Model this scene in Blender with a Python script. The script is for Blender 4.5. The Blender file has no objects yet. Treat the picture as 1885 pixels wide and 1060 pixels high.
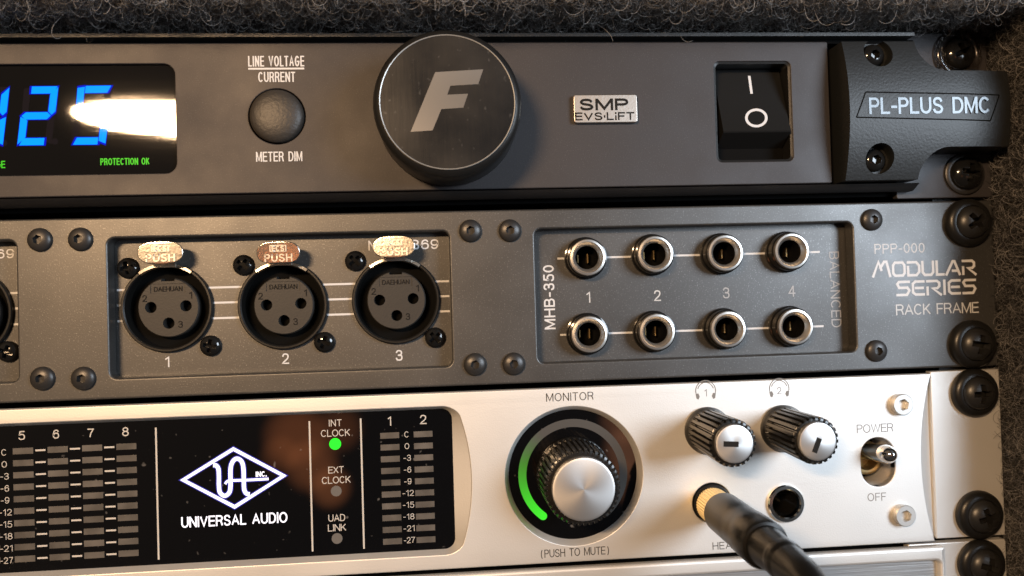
import bpy, bmesh, math, random
import numpy as np
from mathutils import Vector, Matrix
random.seed(5); rng = np.random.default_rng(5)
C = bpy.context.scene.collection
MM = 0.001
PI = math.pi
# ------------------------------------------------------------------ camera
# panel coordinates in millimetres: x right, z up, w out of the rack towards the viewer
CAM = (0.0, -0.8428, 189.462); YAW, PITCH, ROLL = -0.079591, 0.015807, -0.029352
F, PW, PH = 1400.0, 1885.0, 1060.0
def rotm(yaw, pitch, roll):
    cy, sy = math.cos(yaw), math.sin(yaw); cp, sp = math.cos(pitch), math.sin(pitch); c, s = math.cos(roll), math.sin(roll)
    return (np.array([[cy, 0, sy], [0, 1, 0], [-sy, 0, cy]]) @ np.array([[1, 0, 0], [0, cp, -sp], [0, sp, cp]])
            @ np.array([[c, -s, 0], [s, c, 0], [0, 0, 1]]))
RM = rotm(YAW, PITCH, ROLL)
def at(px, py, w=0.0):
    """where a spot measured on the photograph lies on the plane w, in mm"""
    d = RM @ np.array([(px - PW / 2) / F, -(py - PH / 2) / F, -1.0])
    t = (w - CAM[2]) / d[2]
    return (CAM[0] + d[0] * t, CAM[1] + d[1] * t)
def B(x, z, w): return Vector((x * MM, -w * MM, z * MM))

scn = bpy.context.scene
cam = bpy.data.cameras.new('camera'); cam_o = bpy.data.objects.new('camera', cam); C.objects.link(cam_o)
cam.sensor_width = 36.0; cam.sensor_fit = 'HORIZONTAL'; cam.lens = F / PW * 36.0
cam.clip_start = 0.005; cam.clip_end = 50.0
cols = [(RM[0, i], -RM[2, i], RM[1, i]) for i in range(3)]
m4 = Matrix([[cols[j][i] for j in range(3)] + [0] for i in range(3)] + [[0, 0, 0, 1]])
m4.translation = B(*[CAM[0], CAM[1], CAM[2]]); cam_o.matrix_world = m4
cam.dof.use_dof = True; cam.dof.focus_distance = 0.187; cam.dof.aperture_fstop = 15.0
scn.camera = cam_o

# ------------------------------------------------------------------ room light
wd = bpy.data.worlds.new('World'); scn.world = wd; wd.use_nodes = True
nt = wd.node_tree; nt.nodes.clear()
out = nt.nodes.new('ShaderNodeOutputWorld'); bg = nt.nodes.new('ShaderNodeBackground')
nt.links.new(bg.outputs[0], out.inputs[0])
tc = nt.nodes.new('ShaderNodeTexCoord')
def wblob(prev, d, inner, outer, colour):
    """a soft glow added to the background round direction d (x, z, w)"""
    v = Vector((d[0], -d[2], d[1])).normalized()
    dp = nt.nodes.new('ShaderNodeVectorMath'); dp.operation = 'DOT_PRODUCT'; dp.inputs[1].default_value = v
    nt.links.new(tc.outputs['Generated'], dp.inputs[0])
    mr = nt.nodes.new('ShaderNodeMapRange'); mr.interpolation_type = 'SMOOTHSTEP'
    mr.inputs['From Min'].default_value = math.cos(math.radians(outer)); mr.inputs['From Max'].default_value = math.cos(math.radians(inner))
    nt.links.new(dp.outputs['Value'], mr.inputs['Value'])
    mx = nt.nodes.new('ShaderNodeMix'); mx.data_type = 'RGBA'; mx.blend_type = 'ADD'
    nt.links.new(mr.outputs[0], mx.inputs[0]); mx.inputs[7].default_value = (*colour, 1)
    if isinstance(prev, tuple): mx.inputs[6].default_value = (*prev, 1)
    else: nt.links.new(prev, mx.inputs[6])
    return mx.outputs[2]
c = (0.046, 0.0445, 0.044)
c = wblob(c, (-1.0, 0.45, 0.6), 5, 65, (0.17, 0.115, 0.065))     # warm background glow added on the left, for reflections
c = wblob(c, (1.0, 0.35, 0.5), 5, 62, (0.17, 0.19, 0.21))       # cool background glow added on the right, for reflections
for hx, hz, r0, r1, hc_ in ((-0.205, -0.165, 0, 2.6, (2.4, 0.72, 0.24)), (-0.185, -0.205, 0, 2.2, (2.4, 0.75, 0.26)), (-0.162, -0.235, 0, 1.7, (2.6, 0.85, 0.3)), (-0.150, -0.160, 0, 2.0, (1.3, 0.4, 0.13)), (-0.225, -0.190, 0, 1.6, (1.3, 0.4, 0.13)),
                            (0.222, -0.165, 0, 2.0, (1.9, 0.75, 0.38)), (0.228, -0.205, 0, 2.1, (2.3, 0.95, 0.5)), (0.220, -0.245, 0, 1.8, (1.2, 0.45, 0.2))):
    c = wblob(c, (hx, hz, 1.0), r0, r1, hc_)                   # orange glow patches added, mirrored as fingers in the glass
nt.links.new(c, bg.inputs[0]); bg.inputs[1].default_value = 0.75

def area(name, pos, target, sx, sy, power, colour, shape='ELLIPSE'):
    l = bpy.data.lights.new(name, 'AREA'); l.shape = shape; l.size = sx * MM
    if shape in ('ELLIPSE', 'RECTANGLE'): l.size_y = sy * MM
    l.energy = power; l.color = colour
    o = bpy.data.objects.new(name, l); C.objects.link(o)
    o.location = B(*pos); o.rotation_euler = (B(*target) - B(*pos)).to_track_quat('-Z', 'Y').to_euler()
    return o
gx, gz = at(335, 220, 4.0)                # where the lamp is mirrored in the meter window
L = 500.0; k = L / (CAM[2] - 4)
lamp_pos = (gx + (gx - CAM[0]) * k, gz + (gz - CAM[1]) * k, 4 + L)
area('warm_lamp', lamp_pos, (-40, 20, 0), 168, 30, 4.25, (1.0, 0.645, 0.355))
area('cool_lamp', (380, 85, 370), (60, 0, 0), 230, 230, 3.0, (0.77, 0.88, 1.0), 'DISK')

scn.render.engine = 'CYCLES'
scn.cycles.use_denoising = True
scn.cycles.max_bounces = 8
scn.view_settings.view_transform = 'Standard'; scn.view_settings.look = 'None'
scn.view_settings.exposure = 0.0; scn.view_settings.gamma = 1.0

# ------------------------------------------------------------------ materials
def mat(name, base, metal=0.0, rough=0.5, grain=0.0, gscale=2500.0, vary=0.0, vscale=60.0, rvar=0.0, spec=None,
        emit=None, estr=0.0, aniso=0.0, coat=0.0, transmission=0.0, streak=None, fleck=0.0, fcol=(0.6, 0.6, 0.6), fscale=2200.0, flo=0.62):
    m = bpy.data.materials.new(name); m.use_nodes = True
    t = m.node_tree; b = t.nodes['Principled BSDF']
    b.inputs['Base Color'].default_value = (*base, 1); b.inputs['Metallic'].default_value = metal
    b.inputs['Roughness'].default_value = rough
    if spec is not None: b.inputs['Specular IOR Level'].default_value = spec
    if coat: b.inputs['Coat Weight'].default_value = coat; b.inputs['Coat Roughness'].default_value = 0.05
    if transmission: b.inputs['Transmission Weight'].default_value = transmission
    if emit: b.inputs['Emission Color'].default_value = (*emit, 1); b.inputs['Emission Strength'].default_value = estr
    co = t.nodes.new('ShaderNodeTexCoord')
    def noise(scale, detail=2.0, vec=None):
        n = t.nodes.new('ShaderNodeTexNoise'); n.inputs['Scale'].default_value = scale; n.inputs['Detail'].default_value = detail
        t.links.new(vec or co.outputs['Object'], n.inputs['Vector']); return n.outputs['Fac']
    if grain:
        bp = t.nodes.new('ShaderNodeBump'); bp.inputs['Strength'].default_value = grain; bp.inputs['Distance'].default_value = 0.0002
        vec = None
        if streak:
            mp = t.nodes.new('ShaderNodeMapping'); mp.inputs['Scale'].default_value = streak; t.links.new(co.outputs['Object'], mp.inputs['Vector']); vec = mp.outputs[0]
        t.links.new(noise(gscale, 2.0, vec), bp.inputs['Height']); t.links.new(bp.outputs[0], b.inputs['Normal'])
    col = None
    if vary:
        mr = t.nodes.new('ShaderNodeMapRange'); mr.inputs['From Min'].default_value = 0.3; mr.inputs['From Max'].default_value = 0.7
        mr.inputs['To Min'].default_value = 1 - vary; mr.inputs['To Max'].default_value = 1 + vary
        t.links.new(noise(vscale, 5.0), mr.inputs['Value'])
        mx = t.nodes.new('ShaderNodeVectorMath'); mx.operation = 'SCALE'; mx.inputs[0].default_value = base
        t.links.new(mr.outputs[0], mx.inputs['Scale']); col = mx.outputs[0]
    if fleck:
        mr = t.nodes.new('ShaderNodeMapRange'); mr.inputs['From Min'].default_value = flo; mr.inputs['From Max'].default_value = flo + 0.1
        mr.inputs['To Max'].default_value = fleck
        t.links.new(noise(fscale, 1.0), mr.inputs['Value'])
        mx = t.nodes.new('ShaderNodeMix'); mx.data_type = 'RGBA'; t.links.new(mr.outputs[0], mx.inputs[0])
        mx.inputs[7].default_value = (*fcol, 1)
        if col: t.links.new(col, mx.inputs[6])
        else: mx.inputs[6].default_value = (*base, 1)
        col = mx.outputs[2]
    if col: t.links.new(col, b.inputs['Base Color'])
    if rvar:
        mr = t.nodes.new('ShaderNodeMapRange'); mr.inputs['From Min'].default_value = 0.3; mr.inputs['From Max'].default_value = 0.7
        mr.inputs['To Min'].default_value = rough - rvar; mr.inputs['To Max'].default_value = rough + rvar
        t.links.new(noise(55.0, 8.0), mr.inputs['Value']); t.links.new(mr.outputs[0], b.inputs['Roughness'])
    if aniso:
        b.inputs['Anisotropic'].default_value = aniso
        tg = t.nodes.new('ShaderNodeTangent'); tg.direction_type = 'RADIAL'; tg.axis = 'Y'; t.links.new(tg.outputs[0], b.inputs['Tangent'])
    return m
M = {}
M['cond_paint'] = mat('conditioner_paint', (0.031, 0.0285, 0.0305), 0.2, 0.54, 0.09, 3000, 0.07, 30, 0.07, fleck=0.30, fcol=(0.11, 0.11, 0.11), fscale=3800, spec=0.4)
M['cond_dark'] = mat('dark_anodised', (0.028, 0.027, 0.028), 0.3, 0.42, 0.1, 2500)
M['patch_paint'] = mat('patch_frame_paint', (0.080, 0.079, 0.078), 0.7, 0.43, 0.10, 3000, 0.08, 40, 0.06, fleck=0.4, fcol=(0.26, 0.26, 0.26), fscale=3000, spec=0.4)
M['silver'] = mat('silver_anodised', (0.70, 0.69, 0.67), 0.7, 0.53, 0.12, 3000, 0.03, 25, 0.03)
M['silver_brush'] = mat('silver_brushed', (0.64, 0.64, 0.64), 0.9, 0.36, 0.25, 2500, 0.02, 30, streak=(0.02, 1, 1))
M['black_plastic'] = mat('black_plastic', (0.009, 0.009, 0.009), 0, 0.36, 0.1, 2500, spec=0.28)
M['black_satin'] = mat('black_satin_metal', (0.008, 0.0078, 0.0075), 0.0, 0.34, 0.08, 2000, spec=0.32)
M['black_gloss'] = mat('black_gloss', (0.007, 0.007, 0.007), 0, 0.12)
M['bolt_dark'] = mat('bolt_dark', (0.038, 0.037, 0.037), 0.5, 0.38, 0.1, 2500)
M['grey_insert'] = mat('grey_insert_plastic', (0.026, 0.0245, 0.023), 0, 0.5, 0.15, 2500, spec=0.3)
M['pod'] = mat('textured_black_plastic', (0.010, 0.0108, 0.0112), 0.0, 0.45, 0.28, 1700, 0.05, spec=0.35)
M['rubber'] = mat('black_rubber', (0.027, 0.0245, 0.022), 0, 0.5, 0.45, 1300)
M['glass'] = mat('black_glass', (0.0025, 0.0025, 0.003), 0, 0.02, fleck=1.0, fcol=(0.09, 0.085, 0.08), fscale=650, flo=0.735)
M['display_glass'] = mat('meter_window_glass', (0.0025, 0.0025, 0.003), 0, 0.03, 0.012, 700, streak=(0.05, 1, 1.0))
M['chrome'] = mat('chrome', (0.8, 0.79, 0.77), 1, 0.10, 0.05, 900)
M['nickel'] = mat('nickel', (0.72, 0.69, 0.64), 1, 0.24, 0.05, 1500)
M['latch'] = mat('latch_metal', (0.74, 0.70, 0.64), 1, 0.17, 0.12, 1500)
M['latch_mark'] = mat('latch_lettering', (0.62, 0.56, 0.48), 0.7, 0.5)
M['gold'] = mat('gold', (0.95, 0.77, 0.42), 0.9, 0.5)
M['brass'] = mat('brass', (0.35, 0.25, 0.12), 1, 0.4)
M['spun'] = mat('spun_aluminium', (0.60, 0.59, 0.58), 0.9, 0.42, 0.0, aniso=0.45)
M['cap_black'] = mat('dark_metal_disc', (0.011, 0.0118, 0.0135), 0.2, 0.32, 0.05, 1500, rvar=0.12, coat=0.25, spec=0.35, streak=(1, 1, 0.08), fleck=0.5, fcol=(0.07, 0.07, 0.07), fscale=900, flo=0.70)
M['screw_black'] = mat('screw_head_black', (0.017, 0.0165, 0.016), 0.2, 0.36, 0.1, 1800, spec=0.5)
M['jack_metal'] = mat('jack_metal', (0.5, 0.485, 0.46), 0.9, 0.33, 0.05, 1500)
M['knob_black'] = mat('knob_black', (0.009, 0.0087, 0.0083), 0, 0.26, 0.1, 1500, spec=0.45)
M['nameplate'] = mat('raised_lettering', (0.085, 0.09, 0.094), 1, 0.36, 0.15, 900)
M['rim'] = mat('silver_rim', (0.55, 0.545, 0.53), 0.7, 0.42)
M['emblem'] = mat('emblem_metal', (0.40, 0.395, 0.39), 0.8, 0.36, aniso=0.7)
M['badge'] = mat('badge_metal', (0.55, 0.50, 0.45), 1, 0.38, 0.1, 1500)
M['white'] = mat('white_print', (0.52, 0.53, 0.55), 0, 0.6)
M['grey_print'] = mat('grey_print', (0.46, 0.47, 0.48), 0, 0.6)
M['faint_print'] = mat('faint_grey_print', (0.27, 0.27, 0.275), 0.0, 0.5)
M['black_print'] = mat('black_print', (0.03, 0.028, 0.026), 0, 0.6)
M['grey_dark_print'] = mat('dark_grey_print', (0.16, 0.155, 0.15), 0, 0.6)
M['glass_print'] = mat('print_on_glass', (0.46, 0.44, 0.41), 0, 0.5)
M['dark_text'] = mat('dark_engraving', (0.012, 0.0115, 0.011), 0, 0.7, spec=0.1)
M['segment'] = mat('unlit_segment', (0.085, 0.078, 0.07), 0, 0.35, 0, vary=0.35, vscale=170, spec=0.6)
M['led_blue'] = mat('blue_digit', (0, 0.0, 0.01), 0, 0.022, spec=0.5, emit=(0.0, 0.235, 1.0), estr=1.7)
M['led_blue_glow'] = mat('blue_digit_glow', (0, 0.0, 0.02), 0, 0.022, emit=(0.0, 0.010, 1.0), estr=0.6)  # wider emissive underlay, a painted halo round the digits
M['led_off'] = mat('unlit_digit', (0.007, 0.006, 0.009), 0, 0.022)
M['led_green'] = mat('green_lamp', (0, 0.2, 0), 0, 0.4, emit=(0.01, 1.0, 0.03), estr=1.0)
M['green_text'] = mat('green_backlit_text', (0, 0.1, 0), 0, 0.4, emit=(0.04, 0.52, 0.01), estr=1.0, spec=0.1)
M['lamp_off'] = mat('unlit_lamp', (0.11, 0.105, 0.10), 0, 0.4)
M['logo_lit'] = mat('backlit_logo', (0.5, 0.5, 0.6), 0, 0.4, emit=(0.90, 0.92, 1.0), estr=1.05)
M['logo_glow'] = mat('backlit_logo_glow', (0.0, 0.0, 0.1), 0, 0.4, emit=(0.05, 0.06, 0.55), estr=0.55)  # halo of the logo painted as a wider glowing shape behind it
M['dark_inside'] = mat('dark_interior', (0.004, 0.004, 0.004), 0, 0.8, spec=0.04)
M['carpet'] = mat('carpet_backing', (0.007, 0.0065, 0.006), 0, 0.95, 0.8, 700, 0.4, 300, spec=0.05)
M['clear'] = mat('clear_plastic', (0.9, 0.88, 0.85), 0, 0.15, 0.2, 700, transmission=1.0)
M['cable'] = mat('cable_rubber', (0.006, 0.006, 0.006), 0, 0.33, spec=0.26)
# ring that glows green at one end and fades out along its length
m = mat('level_ring', (0.055, 0.053, 0.05), 0, 0.4); t = m.node_tree; b = t.nodes['Principled BSDF']
a = t.nodes.new('ShaderNodeAttribute'); a.attribute_name = 'lit'
b.inputs['Emission Color'].default_value = (0.0, 0.85, 0.01, 1); t.links.new(a.outputs['Fac'], b.inputs['Emission Strength'])
M['ring'] = m
# carpet fibres: grey wool, every hair its own shade
m = bpy.data.materials.new('carpet_fibre'); m.use_nodes = True; t = m.node_tree; b = t.nodes['Principled BSDF']
hi = t.nodes.new('ShaderNodeHairInfo'); cr = t.nodes.new('ShaderNodeValToRGB')
cr.color_ramp.elements[0].color = (0.045, 0.043, 0.041, 1); cr.color_ramp.elements[1].color = (0.52, 0.505, 0.49, 1); cr.color_ramp.elements[1].position = 1.0  # lightened to make up for weak light under the lid
e = cr.color_ramp.elements.new(0.6); e.color = (0.17, 0.163, 0.158, 1)
t.links.new(hi.outputs['Random'], cr.inputs[0]); t.links.new(cr.outputs[0], b.inputs['Base Color']); b.inputs['Roughness'].default_value = 0.6
M['fibre'] = m
m = m.copy(); m.name = 'carpet_shaded_fibre'; M['shaded_fibre'] = m  # darker copy of the same wool, side shade put into its colour
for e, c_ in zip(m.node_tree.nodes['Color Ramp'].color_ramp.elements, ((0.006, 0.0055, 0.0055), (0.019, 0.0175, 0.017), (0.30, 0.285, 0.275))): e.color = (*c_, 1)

# ------------------------------------------------------------------ object helpers
ORG = {}
def place(o, parent, loc=(0, 0, 0)):
    """link o at loc (mm, panel coordinates) under parent, which is never rotated"""
    C.objects.link(o); ORG[o.name] = tuple(loc); o.location = B(*loc)
    if parent is not None:
        o.parent = parent; p = ORG[parent.name]; o.matrix_parent_inverse = Matrix.Translation(-B(*p))
    return o
def thing(name, label, cat, loc=(0, 0, 0), group=None):
    o = bpy.data.objects.new(name, None); o.empty_display_size = 0.01; place(o, None, loc)
    o['label'] = label; o['category'] = cat
    if group: o['group'] = group
    return o
def finish(me, mt, sharp=32):
    me.materials.clear(); me.materials.append(mt)
    me.validate(); me.update()
    me.polygons.foreach_set('use_smooth', [True] * len(me.polygons))
    if sharp < 180: me.set_sharp_from_angle(angle=math.radians(sharp))
    return me
def mesh(vs, fs, mt, sharp=32):
    me = bpy.data.meshes.new('m'); me.from_pydata([B(*v) for v in vs], [], fs); return finish(me, mt, sharp)
def part(name, me, parent, loc=(0, 0, 0), rot=None):
    o = bpy.data.objects.new(name, me); place(o, parent, loc); me.name = name
    if rot: o.rotation_euler = rot
    return o
class MB:
    """collects faces in mm"""
    def __init__(s): s.v = []; s.f = []
    def add(s, vs, fs):
        n = len(s.v); s.v += list(vs); s.f += [tuple(i + n for i in f) for f in fs]; return s
    def box(s, x0, x1, z0, z1, w0, w1):
        v = [(x, z, w) for w in (w0, w1) for z in (z0, z1) for x in (x0, x1)]
        return s.add(v, [(0, 2, 3, 1), (4, 5, 7, 6), (0, 1, 5, 4), (2, 6, 7, 3), (0, 4, 6, 2), (1, 3, 7, 5)])
    def lathe(s, prof, seg=48, cx=0, cz=0, mod=None, cap=True):
        n0 = []
        vs = []; fs = []
        for j, (r, w) in enumerate(prof):
            for i in range(seg):
                a = 2 * PI * i / seg; rr = mod(r, w, a, j) if mod else r
                vs.append((cx + rr * math.cos(a), cz + rr * math.sin(a), w))
        for j in range(len(prof) - 1):
            for i in range(seg):
                k = (i + 1) % seg
                fs.append((j * seg + i, j * seg + k, (j + 1) * seg + k, (j + 1) * seg + i))
        if cap: fs.append(tuple((len(prof) - 1) * seg + i for i in range(seg)))
        if prof[0][0] < 0.05: fs.append(tuple(range(seg)))
        return s.add(vs, fs)
    def prism(s, pts, w0, w1):
        n = len(pts); vs = [(x, z, w0) for x, z in pts] + [(x, z, w1) for x, z in pts]
        return s.add(vs, [tuple(range(n, 2 * n)), tuple(range(n - 1, -1, -1))] + [(i, (i + 1) % n, n + (i + 1) % n, n + i) for i in range(n)])
    def loft(s, a, wa, b_, wb, closed=True):
        n = len(a); vs = [(x, z, wa) for x, z in a] + [(x, z, wb) for x, z in b_]
        return s.add(vs, [(i, (i + 1) % n, n + (i + 1) % n, n + i) for i in range(n if closed else n - 1)])
    def stroke(s, pts, t, w, closed=False, h=0.03):
        """a mitred line of thickness t with a real height h"""
        p = [np.array(q, float) for q in pts]; n = len(p); Lf = []; Rt = []
        for i in range(n):
            a = p[i - 1] if (i > 0 or closed) else None; c_ = p[(i + 1) % n] if (i < n - 1 or closed) else None
            d1 = (p[i] - a) / (np.linalg.norm(p[i] - a) + 1e-9) if a is not None else None
            d2 = (c_ - p[i]) / (np.linalg.norm(c_ - p[i]) + 1e-9) if c_ is not None else None
            d1 = d2 if d1 is None else d1; d2 = d1 if d2 is None else d2
            nn = np.array([-(d1 + d2)[1], (d1 + d2)[0]]); ln = np.linalg.norm(nn)
            nn = nn / ln if ln > 1e-6 else np.array([-d1[1], d1[0]])
            k_ = 1 / max(0.55, float(nn @ np.array([-d1[1], d1[0]])))
            Lf.append(p[i] + nn * t / 2 * k_); Rt.append(p[i] - nn * t / 2 * k_)
        vs = [(q[0], q[1], w + h) for q in Lf] + [(q[0], q[1], w + h) for q in Rt] + [(q[0], q[1], w) for q in Lf] + [(q[0], q[1], w) for q in Rt]
        fs = []
        for i in range(n if closed else n - 1):
            j = (i + 1) % n
            fs += [(n + i, n + j, j, i), (i, j, 2 * n + j, 2 * n + i), (3 * n + i, 3 * n + j, n + j, n + i)]
        if not closed: fs += [(0, n, 3 * n, 2 * n), (n - 1, 3 * n - 1, 4 * n - 1, 2 * n - 1)]
        return s.add(vs, fs)
    def tube(s, path, radii, seg=24, cap=True):
        p = [np.array(q, float) for q in path]; n = len(p); up = np.array([0., 0., 1.]); vs = []; fs = []
        ref = np.array([1., 0., 0.])
        for i in range(n):
            d = p[min(i + 1, n - 1)] - p[max(i - 1, 0)]; d /= np.linalg.norm(d)
            u = ref - d * (ref @ d); u /= np.linalg.norm(u); ref = u; v = np.cross(d, u)
            for k_ in range(seg):
                a = 2 * PI * k_ / seg; q = p[i] + radii[i] * (math.cos(a) * u + math.sin(a) * v); vs.append(tuple(q))
        for i in range(n - 1):
            for k_ in range(seg):
                j = (k_ + 1) % seg; fs.append((i * seg + k_, i * seg + j, (i + 1) * seg + j, (i + 1) * seg + k_))
        if cap: fs += [tuple(range(seg)), tuple((n - 1) * seg + k_ for k_ in range(seg))]
        return s.add(vs, fs)
    def me(s, mt, sharp=32):
        me = bpy.data.meshes.new('m'); me.from_pydata([B(*v) for v in s.v], [], s.f)
        bm = bmesh.new(); bm.from_mesh(me); bmesh.ops.recalc_face_normals(bm, faces=bm.faces); bm.to_mesh(me); bm.free()
        return finish(me, mt, sharp)
    def build(s, name, mt, parent, loc=(0, 0, 0), sharp=32, rot=None): return part(name, s.me(mt, sharp), parent, loc, rot)
def rrect(x0, x1, z0, z1, r, n=8):
    pts = []
    for cx, cz, a0 in ((x1 - r, z1 - r, 0), (x0 + r, z1 - r, 90), (x0 + r, z0 + r, 180), (x1 - r, z0 + r, 270)):
        for i in range(n + 1):
            a = math.radians(a0 + 90 * i / n); pts.append((cx + r * math.cos(a), cz + r * math.sin(a)))
    return pts
def circle(cx, cz, r, n=48): return [(cx + r * math.cos(2 * PI * i / n), cz + r * math.sin(2 * PI * i / n)) for i in range(n)]
def eval_mesh(o):
    dg = bpy.context.evaluated_depsgraph_get(); me = bpy.data.meshes.new_from_object(o.evaluated_get(dg), depsgraph=dg); return me
def plate(loops, w0, w1, bevel, mt, sharp=40, res=2):
    """flat plate with holes and softened edges (loops in mm; inner loops are holes)"""
    cu = bpy.data.curves.new('c', 'CURVE'); cu.dimensions = '2D'; cu.fill_mode = 'BOTH'
    for lp in loops:
        sp = cu.splines.new('POLY'); sp.points.add(len(lp) - 1); sp.use_cyclic_u = True
        for q, (x, z) in zip(sp.points, lp): q.co = (x, z, 0, 1)
    cu.extrude = max(0.0, (w1 - w0) / 2 - bevel)
    if bevel: cu.bevel_depth = bevel; cu.bevel_resolution = res; cu.offset = -bevel
    o = bpy.data.objects.new('tmp', cu); C.objects.link(o); me = eval_mesh(o)
    bpy.data.objects.remove(o); bpy.data.curves.remove(cu)
    mid = (w0 + w1) / 2
    for v in me.vertices: x, y, z = v.co; v.co = B(x, y, z + mid)
    bm = bmesh.new(); bm.from_mesh(me); bmesh.ops.remove_doubles(bm, verts=bm.verts, dist=1e-7); bmesh.ops.recalc_face_normals(bm, faces=bm.faces); bm.to_mesh(me); bm.free()
    return weighted(finish(me, mt, sharp))
def weighted(me):
    """keep big flat faces flat where they meet softened edges"""
    o = bpy.data.objects.new('tmp', me); C.objects.link(o); md = o.modifiers.new('w', 'WEIGHTED_NORMAL'); md.keep_sharp = True; md.weight = 100
    r = eval_mesh(o); bpy.data.objects.remove(o); return r
def cut(me, cutters, mt=None, sharp=32):
    """boolean difference of a mesh with a list of cutter meshes"""
    o = bpy.data.objects.new('tmp', me); C.objects.link(o); tmp = []
    for cm in cutters:
        c_ = bpy.data.objects.new('tmpc', cm); C.objects.link(c_); c_.hide_render = True; tmp.append(c_)
        md = o.modifiers.new('b', 'BOOLEAN'); md.operation = 'DIFFERENCE'; md.object = c_; md.solver = 'EXACT'
    r = eval_mesh(o)
    for c_ in tmp: bpy.data.objects.remove(c_)
    bpy.data.objects.remove(o)
    return finish(r, mt or me.materials[0], sharp)
def smooth(pts, n=8):
    p = [np.array(q, float) for q in pts]; p = [2 * p[0] - p[1]] + p + [2 * p[-1] - p[-2]]; o = []
    for i in range(1, len(p) - 2):
        for j in range(n):
            t_ = j / n; a, b_, c_, d = p[i - 1:i + 3]
            o.append(0.5 * (2 * b_ + (c_ - a) * t_ + (2 * a - 5 * b_ + 4 * c_ - d) * t_ ** 2 + (3 * b_ - a - 3 * c_ + d) * t_ ** 3))
    o.append(p[-2]); return [tuple(q) for q in o]
def arc(cx, cy, rx, ry, a0, a1, n=16): return [(cx + rx * math.cos(math.radians(a0 + (a1 - a0) * i / n)), cy + ry * math.sin(math.radians(a0 + (a1 - a0) * i / n))) for i in range(n + 1)]
SIX = smooth([(.93, .79), (.8, .95), (.52, 1), (.2, .88), (.03, .5), (.05, .25), (.2, .05), (.5, 0), (.85, .07), (.98, .31), (.85, .56), (.5, .62), (.2, .55), (.05, .33)], 4)
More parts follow.
